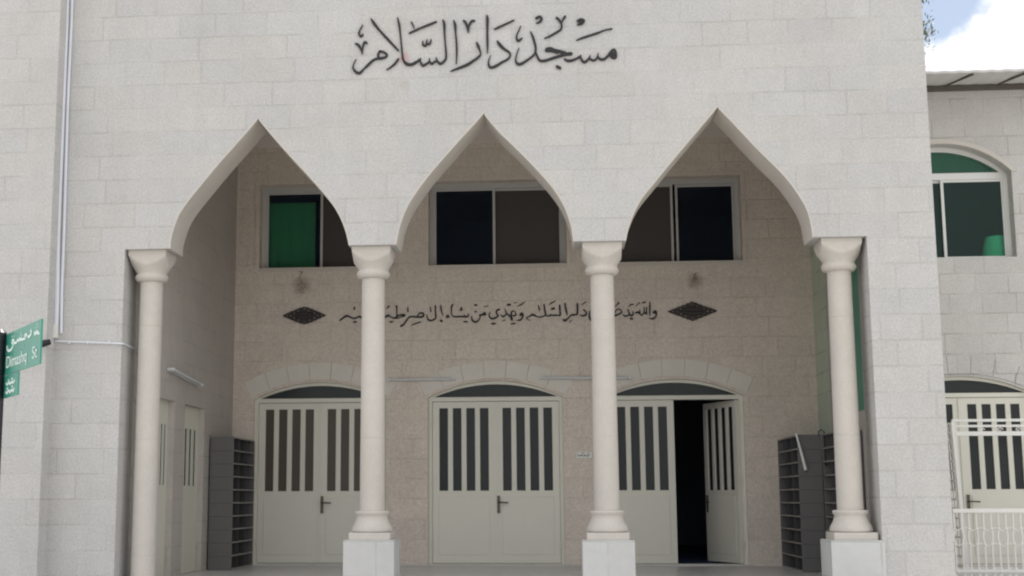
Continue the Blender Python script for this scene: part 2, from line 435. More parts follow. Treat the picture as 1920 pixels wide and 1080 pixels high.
def handle(parent, x, Y, z, d=1):
    mb = MB().box(x-.018, x+.018, Y-.012, Y-.001, z-.11, z+.10)
    mb.tube([(x, Y-.012, z+.02), (x, Y-.055, z+.02), (x+.02*d, Y-.06, z+.02), (x+.12*d, Y-.06, z+.015)], .009, 8)
    mb.tube([(x, Y-.012, z-.06), (x, Y-.02, z-.06)], .010, 8)
    return obj('handle', mb, M['brass'], parent, smooth=True)
def hinges(parent, x, Y):
    for z in (FLOOR+.25, FLOOR+1.0, ZT-.3): obj('hinge', MB().tube([(x, Y-.008, z-.045), (x, Y-.008, z+.045)], .009, 8), M['door'], parent, smooth=True)
def make_door(parent, xc, Yf, label, pane, Yband, bmat, open_leaf=False):
    fwid = .05
    Y = Yf+.05
    inner_arc = segarc(xc, dw/2-fwid-.02, ZT+.012, RISE-.055)
    frame = MB().prism([(xc+dw/2, FLOOR), (xc-dw/2, FLOOR)] + segarc(xc, dw/2, ZT, RISE), Y, Y+.07,
        [[(xc-dw/2+fwid, FLOOR+.02), (xc+dw/2-fwid, FLOOR+.02), (xc+dw/2-fwid, ZT-.04), (xc-dw/2+fwid, ZT-.04)], inner_arc])
    d = obj('door', frame, M['door'], parent, bevel=.004); tag(d, label)
    obj('transom_pane', MB().prism(segarc(xc, dw/2-fwid-.015, ZT+.008, RISE-.05), Y+.03, Y+.038), M['frost'], d)
    xa, xb = xc-dw/2+fwid+.003, xc+dw/2-fwid-.003; xm = (xa+xb)/2
    make_leaf(d, xa, xm-.002, Y+.012, pane)
    zh = at(930, 945, BY+.1).z
    hinges(d, xa-.004, Y); hinges(d, xb+.004, Y)
    if not open_leaf:
        make_leaf(d, xm+.002, xb, Y+.012, pane)
        obj('cover_strip', MB().box(xm-.022, xm+.022, Y+.002, Y+.0115, FLOOR+.03, ZT-.05), M['door'], d)
        handle(d, xm+.03, Y+.0, zh)
    else:
        parts = make_leaf(d, xm+.002, xb, Y+.012, M['darkpane'])
        hb = handle(d, xm+.06, Y+.012, zh); parts.append(hb)
        piv = Vector((xb, Y+.05, 0)); a = math.radians(-66)
        for p in parts:
            wp = p.location + wloc(d)
            rel = wp-piv
            rot = Matrix.Rotation(a, 3, 'Z')
            p.location = piv + rot @ rel - wloc(d); p.rotation_euler = (0, 0, a)
    return d
make_door(mosque, dc[0], BY, 'double door with brown curtains behind its panes', M['brownpane'], BY, M['porch_smooth'])
make_door(mosque, dc[1], BY, 'closed double door with dark grey panes', M['frost'], BY, M['porch_smooth'])
make_door(mosque, dc[2], BY, 'double door with its right leaf standing open', M['frost'], BY, M['porch_smooth'], True)
for x in dc: door_band(x, mosque, BY, M['band'])

# porch windows
def make_window(parent, xc, label, mull, left, right, gap=0.0):
    Y = BY+.14; x0, x1 = xc-ww/2, xc+ww/2; fz = .045; fx = .055
    w = obj('window', MB().prism(rect(x0, x1, WZ0, WZ1), Y, Y+.09, [rect(x0+fx, x1-fx, WZ0+.035, WZ1-fz-.02)]), M['alu'], parent, bevel=.004); tag(w, label)
    xm = x0+fx+(x1-x0-2*fx)*mull
    z0, z1 = WZ0+.035, WZ1-fz-.02
    # two sliding sashes on two tracks
    for (a, b, yy, mt) in ((x0+fx, xm+.02-gap, Y+.012, left), (xm-.02, x1-fx, Y+.048, right)):
        s = obj('sash', MB().prism(rect(a, b, z0, z1), yy, yy+.028, [rect(a+.03, b-.03, z0+.012, z1-.03)]), M['alu'], w, bevel=.003)
        obj('glass_pane', MB().box(a+.026, b-.026, yy+.010, yy+.015, z0+.010, z1-.028), mt, w)
    obj('sill', MB().box(x0+.002, x1-.002, BY-.014, Y+.02, WZ0-.028, WZ0+.004), M['trim'], w, bevel=.004)
    return w
make_window(mosque, wc[0], 'sliding window with a green curtain', .44, M['win'], M['screen'])
make_window(mosque, wc[1], 'sliding window with a brown screen on its right half', .47, M['win'], M['screen'])
make_window(mosque, wc[2], 'sliding window with dark panes on both sides', .56, M['screen'], M['win'], .075)
# stone surround of each window, a slightly proud flat band with an edge groove
for x in wc:
    b = .055
    obj('window_band', MB().prism(rect(x-ww/2-b, x+ww/2+b, WZ0-.001, WZ1+b), BY-.010, BY-.0005, [rect(x-ww/2, x+ww/2, WZ0+.02, WZ1)]), M['porch'], mosque, bevel=.003)

# ------------------------------------------------------------------ columns
def column(px, label, base=True):
    cy = 13.24
    cx = at(px, 700, cy).x
    zr = at(930, 957.5, FY+.1).z; zp = at(930, 1013, FY).z
    zcap = zc
    zn = at(930, 516, FY+.1).z
    zlow = zr if base else 0.2
    prof = [(.122 if base else .128, zlow), (.121, zlow+.5), (.1175, (zlow+zn)/2), (.1135, zn+.004)]
    s = obj('column', MB().lathe(prof, cx, cy, 48), M['column'], mosque, smooth=True); tag(s, label)
    # cushion capital: a circle that grows until the square abacus cuts it
    a = .1915; n = 64; vs = []; H = zcap-zn
    rows = []
    ring = [(.128, 0), (.150, .012), (.164, .035), (.166, .05), (.160, .066), (.148, .085)]
    for r, z in ring: rows.append((r, zn+z))
    for i in range(1, 15):
        t = i/14; z = zn+.085+(H-.125)*t
        rows.append((.148+(.285-.148)*(t**1.25), z))
    rows.append((.285, zcap-.002))
    for r, z in rows:
        for k in range(n):
            t = 2*math.pi*k/n; c_, s_ = math.cos(t), math.sin(t)
            rr = min(r, a/max(abs(c_), abs(s_))); vs.append((cx+rr*c_, cy+rr*s_, z))
    fs = [(i*n+k, i*n+(k+1) % n, (i+1)*n+(k+1) % n, (i+1)*n+k) for i in range(len(rows)-1) for k in range(n)]
    fs += [tuple(range(n-1, -1, -1)), tuple(range((len(rows)-1)*n, len(rows)*n))]
    obj('capital', MB().add(vs, fs), M['column'], s, smooth=True)
    if base:
        zb = zp+.068; hb = zr-zb
        pr_ = [(.175, zb), (.196, zb+.01), (.200, zb+hb*.12), (.190, zb+hb*.28), (.172, zb+hb*.42), (.158, zb+hb*.58), (.150, zb+hb*.72), (.152, zb+hb*.78), (.164, zb+hb*.84), (.168, zb+hb*.92), (.160, zb+hb*.985), (.124, zb+hb+.002)]
        obj('base', MB().lathe(pr_, cx, cy, 48), M['column'], s, smooth=True)
        obj('plinth', MB().box(cx-.2, cx+.2, cy-.2, cy+.2, zp-.001, zb+.002), M['column'], s, bevel=.006)
        obj('pedestal', MB().box(cx-.245, cx+.245, cy-.262, cy+.25, 0.05, zp), M['pedestal'], s, bevel=.008)
    return cx
cxs = [column(279.5, 'leftmost column, without a visible pedestal', False),
       column(699.3, 'second column from the left'), column(1132.5, 'third column from the left'), column(1582, 'rightmost column')]
# the rightmost pedestal runs on into the pier
zp = at(930, 1013, FY).z
obj('pier_plinth', MB().box(cxs[3]+.247, XR, FY-.01, FY+WT, 0.05, zp-.001), M['pedestal'], mosque, bevel=.006)

# ------------------------------------------------------------------ right wing
wing = empty('side_wing', (5.2, BY, 0), 'lower stone side building with arched window and grey metal eave', 'building')
WYC = BY+.012
wxc = at(1770, 400, WYC).x; whw = at(1903, 420, WYC).x-wxc
wz0 = at(1850, 482, WYC).z; wzs = at(1850, 322, WYC).z; wrise = at(1770, 270, WYC).z-wzs
XW1 = 7.6
wh = [(wxc+whw, wz0), (wxc-whw, wz0)] + segarc(wxc, whw, wzs, wrise)
dh = [(dcx4+dw/2, FLOOR+.003), (dcx4-dw/2, FLOOR+.003)] + segarc(dcx4, dw/2, ZT, RISE)
zroof = at(1840, 165, WYC).z
obj('wall', MB().prism(rect(XSR+.31, XW1, 0, zroof+.05), WYC, WYC+.35, [wh, dh]), M['wing'], wing)
obj('wall', MB().box(XSR+.31, XW1, WYC+5, WYC+5.2, 0, zroof), M['wing'], wing)
obj('wall', MB().box(XW1-.2, XW1, WYC+.35, WYC+5, 0, zroof), M['wing'], wing)
obj('inner_floor', MB().box(XSR+.32, XW1-.2, WYC+.35, WYC+5, .4, FLOOR-.01), M['carpet'], wing)
obj('inner_partition', MB().box(XSR+.31, XSR+.4, WYC+.36, WYC+4.99, FLOOR, zroof-.05).box(XSR+.45, XW1-.25, WYC+2.6, WYC+2.7, FLOOR, zroof-.05), M['inner'], wing)
# sheet roof whose overhang is seen from below, dark fascia against the wall
x0, x1 = XSR+.31, XW1
yo = 15.98; zo = at(1840, 136, yo).z
zi = zroof+.03
def zroofy(y): return zi+(zo-zi)*(WYC-y)/(WYC-yo)
mb = MB(); vs = []; nx = 90; fs = []
ys = (yo, WYC, WYC+2.6, WYC+5.4)
zs = (zo, zi, zi+.35, zi)
for th in (0, .03):
    for y, z in zip(ys, zs):
        for i in range(nx+1):
            vs.append((x0+(x1-x0)*i/nx, y, z+th+(.006 if (i//2) % 2 else 0)))
q = nx+1; mlen = 4*q
for j in range(3):
    for i in range(nx):
        a = j*q+i; fs += [(a, a+1, a+q+1, a+q), (mlen+a, mlen+a+q, mlen+a+q+1, mlen+a+1)]
for i in range(nx): fs += [(i, mlen+i, mlen+i+1, i+1)]
mb.add(vs, fs); rf = obj('roof', mb, M['roof'], wing)
fs_ = obj('fascia', MB().box(x0, x1, WYC-.07, WYC-.001, zi-.065, zi-.012), M['gutter'], wing)
for i in range(5):
    x = at(1752, 150, WYC).x+.12+i*.62
    if x < x1-.2: obj('rafter', MB().tube([(x, WYC-.08, zi-.01), (x+.12, yo+.01, zo-.015)], .014, 6), M['gutter'], rf)

# arched window of the wing
Yw = WYC+.16
ofs = .045
frame = MB().prism([(wxc+whw, wz0), (wxc-whw, wz0)] + segarc(wxc, whw, wzs, wrise), Yw, Yw+.08,
    [rect(wxc-whw+.06, wxc+whw-.06, wz0+.03, wzs-.055), segarc(wxc, whw-.09, wzs+.03, wrise-.09)])
ww_ = obj('window', frame, M['aluw'], wing, bevel=.004); tag(ww_, 'arched window with green tinted panes')
obj('arch_pane', MB().prism(segarc(wxc, whw-.08, wzs+.02, wrise-.075), Yw+.035, Yw+.041), M['archwin'], ww_)
xm = at(1770, 400, Yw).x
for a, b, yy in ((wxc-whw+.06, xm+.02, Yw+.045), (xm-.02, wxc+whw-.06, Yw+.012)):
    obj('sash', MB().prism(rect(a, b, wz0+.03, wzs-.055), yy, yy+.026, [rect(a+.035, b-.02, wz0+.042, wzs-.085)]), M['aluw'], ww_, bevel=.003)
    obj('glass_pane', MB().box(a+.03, b-.016, yy+.01, yy+.014, wz0+.04, wzs-.082), M['greenwin'], ww_)
obj('arch_surround', MB().prism(segarc(wxc, whw+.065, wzs-.0, wrise+.06)[::1] + segarc(wxc, whw+.002, wzs-.0, wrise+.002)[::-1], WYC-.018, WYC-.0005), M['trim'], wing)
# turquoise bundle on the sill inside
p = at(1868, 470, Yw+.25)
mb = MB(); prof = []
for i in range(25):
    t = i/24; r = .175*(1-.30*t**2)+(.008 if i % 2 else -.004); prof.append((r, wz0+.02+t*.31))
mb.lathe(prof, p.x+.02, Yw+.28, 28)
tag(obj('cloth_bundle', mb, M['turq'], None, smooth=True), 'turquoise ribbed cloth bundle behind the arched window glass of the side wing', 'cloth bundle')
obj('inner_sill', MB().box(wxc-whw, wxc+whw, Yw+.09, WYC+.5, wz0-.02, wz0+.018), M['trim'], wing)
make_door(wing, dcx4, WYC, 'cream double door behind the white gate', M['frost'], WYC, M['trim'])
door_band(dcx4, wing, WYC, M['wing'])

# ------------------------------------------------------------------ curtain behind the first window
a0_, a1_ = at(514, 430, BY+.5).x, at(596, 430, BY+.5).x
cz0, cz1 = WZ0-.3, at(555, 386, BY+.5).z
mb = MB(); vs = []; n = 41
for z in (cz0, cz1):
    for k in (0, .008):
        for i in range(n):
            vs.append((a0_-.25+(a1_-a0_+.25)*i/(n-1), BY+.33+.007*math.sin(i*.9)+k, z))
fs = []
for i in range(n-1):
    fs += [(i, i+1, 2*n+i+1, 2*n+i), (n+i, 3*n+i, 3*n+i+1, n+i+1), (i, n+i, n+i+1, i+1), (2*n+i, 2*n+i+1, 3*n+i+1, 3*n+i)]
fs += [(0, 2*n, 3*n, n), (n-1, 2*n-1, 4*n-1, 3*n-1)]
mb.add(vs, fs)
tag(obj('curtain', mb, M['curtain'], None, smooth=True), 'green curtain hanging behind the left upper window of the porch', 'curtain')

# ------------------------------------------------------------------ lettering
def stroke_mesh(mb, pts, width, org, s, Y, depth, y_off, wscale):
    """pts: (x, y, w) in traced units; org/s place them on the wall at Y."""
    P = []
    for x, y, w in crom([(q[0], q[1], (q[2] if len(q) > 2 else width)) for q in pts], 4):
        v = at(org[0]+x/s, org[1]+y/s, Y); P.append((v.x, v.z, max(w, 8)/s*wscale/F*Y/2))
    L = []; Rr = []
    n = len(P)
    for i in range(n):
        a = P[max(i-1, 0)]; b = P[min(i+1, n-1)]
        tx, tz = b[0]-a[0], b[1]-a[1]; l = math.hypot(tx, tz) or 1e-6
        nx, nz = -tz/l, tx/l; r = P[i][2]
        L.append((P[i][0]+nx*r, P[i][1]+nz*r)); Rr.append((P[i][0]-nx*r, P[i][1]-nz*r))
    # pointed/rounded ends
    def ext(i, j):
        a, b = P[i], P[j]; dx, dz = a[0]-b[0], a[1]-b[1]; l = math.hypot(dx, dz) or 1e-6
        return (a[0]+dx/l*a[2]*.9, a[1]+dz/l*a[2]*.9)
    e0 = ext(0, 1); e1 = ext(n-1, n-2)
    yf = Y-depth-y_off; yb = Y-.004
    vs = []
    for y in (yf, yb):
        vs += [(p[0], y, p[1]) for p in L]+[(p[0], y, p[1]) for p in Rr]+[(e0[0], y, e0[1]), (e1[0], y, e1[1])]
    k = 2*n+2; fs = []
    for i in range(n-1):
        fs += [(i, i+1, n+i+1, n+i), (k+i, k+n+i, k+n+i+1, k+i+1), (i, k+i, k+i+1, i+1), (n+i, n+i+1, k+n+i+1, k+n+i)]
    fs += [(2*n, 0, n), (k+2*n, k+n, k), (2*n, k+2*n, k, 0), (n, k+n, k+2*n, 2*n)]
    fs += [(2*n+1, 2*n-1, n-1), (k+2*n+1, k+n-1, k+2*n-1), (2*n+1, k+2*n+1, k+2*n-1, 2*n-1), (n-1, k+n-1, k+2*n+1, 2*n+1)]
    mb.add(vs, fs)

A, B, Cc, D, E_ = (650, 10), (750, 10), (840, 10), (950, 10), (1030, 10)
title = {
 'salam': [
  (A, [(355,200,22),(400,270,46),(480,370,36),(600,500,40),(750,660,30)]),
  (A, [(738,185,18),(760,280,36),(775,400,28),(790,550,26),(805,700,30),(820,790,34),(860,850,44),(920,864,46),(990,842,38),(1060,790,30),(1068,770,18)]),
  (A, [(750,780,32),(700,850,36),(640,900,28),(580,938,18)]),
  (A, [(480,670,34),(530,680,34),(578,710,34),(578,745,34),(530,765,40),(470,770,44),(458,715,34),(485,665,30)]),
  (A, [(480,775,36),(430,780,36),(370,812,36),(300,880,38),(255,920,26)]),
  (A, [(252,925,24),(190,985,42),(130,965,42),(95,910,26),(105,850,16),(140,785,12)]),
  (A, [(235,290,14),(195,360,20),(180,420,30),(210,455,38),(240,425,22)]),
  (A, [(130,562,26),(165,575,40),(205,630,36),(230,708,18)]), (A, [(228,690,18),(240,595,28),(265,537,36),(298,556,28)]),
  (B, [(135,412,22),(200,380,30),(300,335,28),(400,295,34),(525,245,30)]),
  (B, [(160,245,16),(185,280,24),(205,335,16)]),
  (B, [(333,520,14),(333,575,32),(375,588,34),(392,500,16)]), (B, [(385,560,30),(430,565,34),(452,500,18)]),
  (B, [(618,215,20),(640,270,42),(645,400,30),(655,550,26),(668,700,32),(662,780,32),(620,832,38),(580,850,38),(540,810,32),(522,760,16)]),
  (B, [(550,820,26),(505,818,28),(465,852,36),(432,820,30),(426,770,14)]),
  (B, [(425,825,30),(380,855,36),(330,876,38),(298,822,28),(291,772,14)]),
  (B, [(295,785,22),(240,822,34),(170,860,44),(110,855,44),(60,815,34)]),
  (B, [(778,225,20),(798,290,44),(805,400,28),(818,550,30),(822,700,28),(815,855,14)])],
 'dar': [
  (B, [(915,225,24),(945,250,38),(975,320,38),(990,402,16)]), (B, [(990,385,18),(1005,290,28),(1040,237,38),(1080,230,30)]),
  (Cc, [(413,540,20),(440,600,42),(465,670,26),(475,705,20),(450,747,32),(380,800,38),(280,865,42),(180,905,38),(100,935,28),(40,960,14)]),
  (Cc, [(563,150,20),(572,210,44),(570,350,32),(570,500,36),(572,620,28),(570,700,10)]),
  (Cc, [(670,355,16),(720,330,30),(820,285,28),(955,222,24)]),
  (Cc, [(712,520,24),(745,570,50),(810,635,42),(880,680,34),(902,725,28),(870,780,34),(780,830,36),(690,885,42),(620,905,40),(590,870,34),(590,800,18),(620,725,8)])],
 'masjid': [
  (Cc, [(1052,305,14),(1020,380,18),(990,460,28),(1015,520,40),(1072,480,24)]),
  (D, [(345,385,18),(375,450,34),(400,530,36),(420,620,34),(412,690,32),(370,745,32),(280,810,36),(200,855,44),(150,845,40),(130,790,22),(150,700,18),(180,620,10)]),
  (D, [(418,680,30),(450,760,34),(482,805,38),(560,805,42),(650,775,42),(750,745,44),(850,715,54),(935,705,56)]),
  (D, [(570,665,40),(580,635,40),(640,630,44),(680,650,46),(760,670,44),(850,695,50)]), (D, [(570,670,30),(640,665,36),(740,690,40)]),
  (D, [(725,890,46),(775,915,46)]),
  (D, [(425,195,40),(475,170,36),(507,200,36),(480,245,36),(430,262,20)]),
  (D, [(718,185,34),(755,215,36),(790,270,30),(795,330,28),(770,365,32),(700,410,32),(620,455,28),(545,485,14)]),
  (D, [(848,165,38),(815,210,28),(793,262,18)]),
  (D, [(1020,235,28),(1070,207,30),(1120,228,32),(1085,272,32),(1025,285,24)]), (D, [(1040,240,34),(1090,245,30)]),
  (D, [(833,780,22),(880,806,44),(950,800,40),(1030,765,32),(1075,725,18)]),
  (E_, [(390,512,16),(470,480,32),(560,450,32),(700,405,32),(800,365,22),(905,345,24)]),
  (E_, [(445,735,24),(470,800,36),(510,827,42),(560,790,32),(592,730,14)]), (E_, [(585,770,22),(620,800,36),(662,796,32),(690,760,24),(706,695,12)]),
  (E_, [(700,745,24),(740,786,40),(800,780,40),(850,730,36),(900,662,32),(938,645,30),(962,690,30),(962,758,34),(920,765,40),(880,725,36)]), (E_, [(915,690,50),(930,730,50)])]}
nm = empty('name_lettering', (at(910, 85, FY).x, FY, at(910, 140, FY).z), 'large black Arabic calligraphy of the mosque name high on the facade', 'lettering')
cnt = 0
for key in ('salam', 'dar', 'masjid'):
    mb = MB()
    for org, pts in title[key]:
        cnt += 1; stroke_mesh(mb, pts, 30, org, 7.714, FY, .016, .0004*(cnt % 12), .96)
    obj('word', mb, M['letters'], nm)
P_, Q_, R_, S_, T_, U_ = (620, 550), (720, 550), (830, 550), (910, 550), (980, 550), (1120, 550)
verse = [
 (P_, [(235,690,36),(300,640,42),(370,590,56),(420,572,56),(480,597,40),(560,630,40),(640,630,42),(700,600,42),(740,590,54),(800,630,40),(900,640,40),(960,600,44),(1000,635,36),(1060,640,36),(1100,595,44),(1160,640,38),(1290,640,38),(1400,595,50)]),
 (P_, [(602,350,40),(600,420,36)]), (P_, [(590,725,42),(655,728,42)]), (P_, [(1060,480,44),(1120,480,44)]), (P_, [(880,480,44),(930,480,44)]), (P_, [(1230,600,55),(1290,590,55)]),
 (Q_, [(30,600,40),(80,575,60),(135,560,52)]), (Q_, [(130,325,46),(100,360,30),(70,395,20)]), (Q_, [(150,730,38),(218,722,42)]),
 (Q_, [(150,590,30),(210,615,34),(270,632,40),(330,590,46),(400,552,34),(480,548,50),(528,548,44),(500,580,40),(430,600,26),(370,630,26),(300,632,30)]),
 (Q_, [(318,320,50),(325,430,30),(325,570,30)]),
 (Q_, [(425,835,54),(500,790,46),(560,705,42),(620,625,38),(690,592,46),(800,600,46),(960,598,50),(1010,545,46),(965,500,46),(900,512,36),(850,570,30)]),
 (Q_, [(605,355,30),(608,470,34)]), (Q_, [(690,815,16),(800,768,34),(930,725,26)]),
 (Q_, [(1088,540,22),(1095,620,28),(1130,672,44),(1200,690,46),(1270,662,40),(1310,625,38),(1310,540,38),(1302,430,34),(1302,315,42)]),
 (Q_, [(1175,345,22),(1185,460,36)]), (Q_, [(1438,315,40),(1455,450,34),(1490,560,20)]), (Q_, [(1430,690,54),(1465,705,60)]), (Q_, [(1575,605,44),(1650,598,44)]), (Q_, [(1590,570,36),(1630,565,46)]),
 (R_, [(262,285,42),(228,340,36),(222,450,26),(238,550,28),(290,592,40),(400,592,44),(500,592,44),(610,595,48),(650,560,34),(642,515,14)]), (R_, [(548,540,20),(552,590,30)]),
 (R_, [(475,365,44),(468,400,48)]), (R_, [(435,425,34),(500,425,34)]), (R_, [(540,722,38),(620,722,40)]),
 (R_, [(738,585,22),(740,660,38),(790,720,44),(850,725,46),(910,680,32),(950,610,28),(945,555,50),(1010,545,44),(1060,490,40),(1085,540,44),(1030,550,40)]),
 (R_, [(825,465,44),(850,465,44)]), (R_, [(815,300,48),(865,300,48)]), (R_, [(1040,350,14),(1140,322,26)]),
 (S_, [(125,470,16),(95,560,28),(135,630,42),(210,642,46),(290,602,42),(325,565,36),(275,492,38),(300,430,38),(360,410,50)]), (S_, [(165,770,46),(250,770,46)]),
 (S_, [(395,545,22),(450,592,46),(500,560,34),(535,510,34),(490,400,16)]), (S_, [(430,710,18),(505,672,22)]),
 (S_, [(535,510,34),(610,570,46),(660,610,58),(670,680,50)]), (S_, [(655,640,40),(665,480,40),(725,452,22),(765,500,28),(765,560,38),(700,572,38)]),
 (S_, [(560,290,52),(630,292,52)]), (S_, [(655,778,36),(755,765,32)]), (S_, [(720,245,14),(790,240,18)]),
 (S_, [(885,560,54),(918,510,58),(948,555,54),(928,632,34),(878,682,42),(795,685,18)]), (S_, [(890,550,50),(925,550,50)]), (S_, [(810,330,14),(910,285,36),(1005,215,18)]),
 (T_, [(200,700,12),(90,632,22),(170,590,32),(240,545,58),(300,560,54),(360,592,34),(450,602,38),(540,580,34),(582,545,42),(562,450,42),(542,285,36)]), (T_, [(395,305,26),(422,430,36)]),
 (T_, [(575,550,42),(650,588,26),(700,556,48),(760,562,38),(830,556,48),(890,562,38),(950,550,46),(945,450,38),(935,305,46)]),
 (T_, [(668,292,16),(740,242,32),(830,198,20)]), (T_, [(730,405,46),(795,375,46)]), (T_, [(740,380,30),(800,400,40)]),
 (T_, [(1070,255,42),(1085,380,46),(1112,480,44),(1122,565,20)]), (T_, [(1025,672,50),(1080,690,56),(1150,632,38),(1220,562,42),(1290,547,52),(1335,545,40),(1380,520,44),(1388,400,46),(1385,265,42)]),
 (T_, [(1458,562,30),(1530,572,44),(1602,545,42),(1602,480,34),(1540,415,40)]), (T_, [(1490,290,14),(1600,220,28)]), (T_, [(1175,745,14),(1245,680,20)]),
 (T_, [(1692,450,22),(1690,600,46),(1740,690,44),(1830,690,40),(1880,620,36),(1880,420,36),(1878,290,36)]), (T_, [(2000,300,36),(2010,560,26)]), (T_, [(2000,690,50),(2030,700,50)]),
 (T_, [(2150,690,26),(2230,660,40),(2275,600,40),(2270,540,56),(2320,560,50),(2400,540,40)]),
 (U_, [(410,575,50),(460,562,54),(520,540,44),(610,490,40),(590,425,32),(540,400,32),(475,432,32),(452,490,28)]), (U_, [(545,240,42),(500,290,24),(450,335,14)]),
 (U_, [(655,550,36),(720,582,42),(790,550,38),(800,500,34),(765,400,26)]), (U_, [(800,500,28),(850,567,46),(900,540,42),(900,455,22)]), (U_, [(828,640,46),(895,650,46)]),
 (U_, [(788,338,14),(850,290,34),(912,282,30)]), (U_, [(960,502,36),(1030,480,56),(1075,505,44),(1070,415,18)]), (U_, [(1072,510,34),(1120,560,32),(1175,508,42),(1230,505,46),(1250,545,22)]),
 (U_, [(1180,355,28),(1190,505,32)]), (U_, [(1242,350,28),(1247,530,30)]), (U_, [(970,330,14),(1070,232,26)]), (U_, [(1140,245,34),(1215,225,34)]), (U_, [(1330,215,26),(1325,380,42),(1325,565,20)]),
 (U_, [(1415,495,50),(1460,455,56),(1490,500,50),(1472,590,34),(1400,648,46),(1305,635,14)]), (U_, [(1430,490,50),(1475,495,50)]),
]
vl = empty('verse_lettering', (at(935, 590, BY).x, BY, at(935, 605, BY).z), 'long line of small black Arabic calligraphy between the porch windows and doors', 'lettering')
bounds = [0, 722, 790, 830, 885, 915, 965, 1003, 1060, 1125, 1190, 3000]
groups = {}
for i, (org, pts) in enumerate(verse):
    mx_ = org[0] + sum(q[0] for q in pts)/len(pts)/13.5
    k = max(j for j in range(len(bounds)) if bounds[j] <= mx_)
    groups.setdefault(k, []).append((i, org, pts))
for k in sorted(groups):
    mb = MB()
    for i, org, pts in groups[k]: stroke_mesh(mb, pts, 40, org, 13.5, BY, .012, .0004*(i % 10), 1.04)
    obj('word', mb, M['letters'], vl)

# pierced lozenge ornaments
def ornament(px, py, hw_px, hh_px, label, sharp):
    c = at(px, py, BY); hw = hw_px/F*BY; hh = hh_px/F*BY
    def sh(u):  # half height at u in -1..1
        return hh*((1-abs(u)**1.25)*.98+.02) if not sharp else hh*((1-abs(u))*.96+.04)
    outer = []
    for i in range(29):
        u = -1+2*i/28; outer.append((c.x+u*hw, c.z+sh(u)*(1+.05*math.sin(i*2.4))))
    for i in range(27, 0, -1):
        u = -1+2*i/28; outer.append((c.x+u*hw, c.z-sh(u)*(1+.05*math.sin(i*2.4))))
    hs = []
    for (u, v) in [(-.28, .62), (.2, .62), (-.62, 0.0), (.62, 0.0), (-.28, -.62), (.25, -.62), (-.8, 0), (.8, 0), (-.46, .42), (.46, .42), (-.46, -.42), (.46, -.42), (0, .78), (0, -.78)]:
        r = .0075; s_ = sh(u)
        hs.append([(c.x+u*hw+r*1.3*math.cos(t), c.z+v*s_+r*math.sin(t)) for t in [k*math.pi/4 for k in range(8)]])
    o = obj('wall_ornament', MB().prism(outer, BY-.02, BY-.006, hs), M['ornament'])
    # raised inner ring and centre boss
    rg = MB()
    pts = [(c.x+.42*hw*math.cos(t), BY-.021, c.z+.42*hh*math.sin(t)) for t in [k*math.pi/14 for k in range(29)]]
    rg.tube(pts, .006, 6, cap=False); rg.tube([(c.x-.3*hw, BY-.022, c.z), (c.x+.3*hw, BY-.022, c.z)], .008, 6)
    obj('inner_ring', rg, M['letters'], o)
    return tag(o, label, 'wall ornament', 'dark lozenge ornaments at the ends of the verse')
ornament(571, 592, 42, 17, 'dark pierced lozenge ornament on the wall under the left window', False)
ornament(1298, 584, 46, 18.5, 'dark pierced lozenge ornament on the wall under the right window', True)

# ------------------------------------------------------------------ tube lamps
def lamp(a, b, off, label):
    a = Vector(a); b = Vector(b); d = (b-a).normalized(); o = Vector(off)
    r = empty('tube_lamp', tuple((a+b)/2), label, 'lamp', 'tube lamps in the porch')
    side = d.cross(o).normalized()
    mb = MB(); vs = []
    for p in (a, b):
        for (u, v) in ((-.5, 0), (.5, 0), (.5, 1), (-.5, 1)): vs.append(p+side*(u*.034)+o*(.008+v*.034))
    mb.add(vs, [(0, 1, 2, 3), (7, 6, 5, 4), (0, 4, 5, 1), (1, 5, 6, 2), (2, 6, 7, 3), (3, 7, 4, 0)])
    obj('housing', mb, M['tube'], r, bevel=.004)
    q = o*.068
    obj('tube', MB().tube([a+q+d*.03, b+q-d*.03], .013, 12), M['tube'], r, smooth=True)
    for p, s_ in ((a, 1), (b, -1)):
        obj('end_cap', MB().tube([p+o*.03+d*.012*s_, p+o*.085+d*.012*s_], .017, 10), M['tube'], r)
lamp(at(728, 713, BY), at(853, 711, BY), (0, -1, 0), 'white tube lamp on the wall between left and middle doors')
lamp(at(1012, 709, BY), at(1183, 709.5, BY), (0, -1, 0), 'white tube lamp on the wall between middle and right doors')
lamp(onX(312, 692, XSL), onX(368, 722, XSL), (1, 0, 0), 'tilted tube lamp on the left side wall of the porch')

# dry tangles hanging from hooks below the windows
def tangle(px, py, hookpy, label):
    c = at(px, py, BY-.06); h = at(px, hookpy, BY-.02)
    mb = MB()
    mb.tube([(h.x, BY, h.z), (h.x, BY-.05, h.z), (h.x, BY-.05, h.z-.02)], .006, 6)
    mb.tube([(h.x, BY-.05, h.z-.02), (h.x-.03, BY-.05, (h.z+c.z)/2+.03), (c.x, BY-.05, c.z+.04)], .003, 5)
    for i in range(13):
        a = Vector([random.gauss(0, .035) for _ in range(3)]); b = Vector([random.gauss(0, .04) for _ in range(3)])
        f = lambda v: (c.x+v.x, BY-.055+max(-.04, min(.04, v.y*.5)), c.z+v.z*1.1)
        mb.tube([f(a), f((a+b)/2+Vector((random.gauss(0, .02), 0, random.gauss(0, .02)))), f(b)], .0016, 4)
    tag(obj('twig_tangle', mb, M['twig']), label, 'twig tangle', 'dry tangles hung under the porch windows')
tangle(566, 538, 510, 'brown twig tangle on a hook under the left window')
tangle(1303, 526, 514, 'brown twig tangle hanging on the wall under the right window')

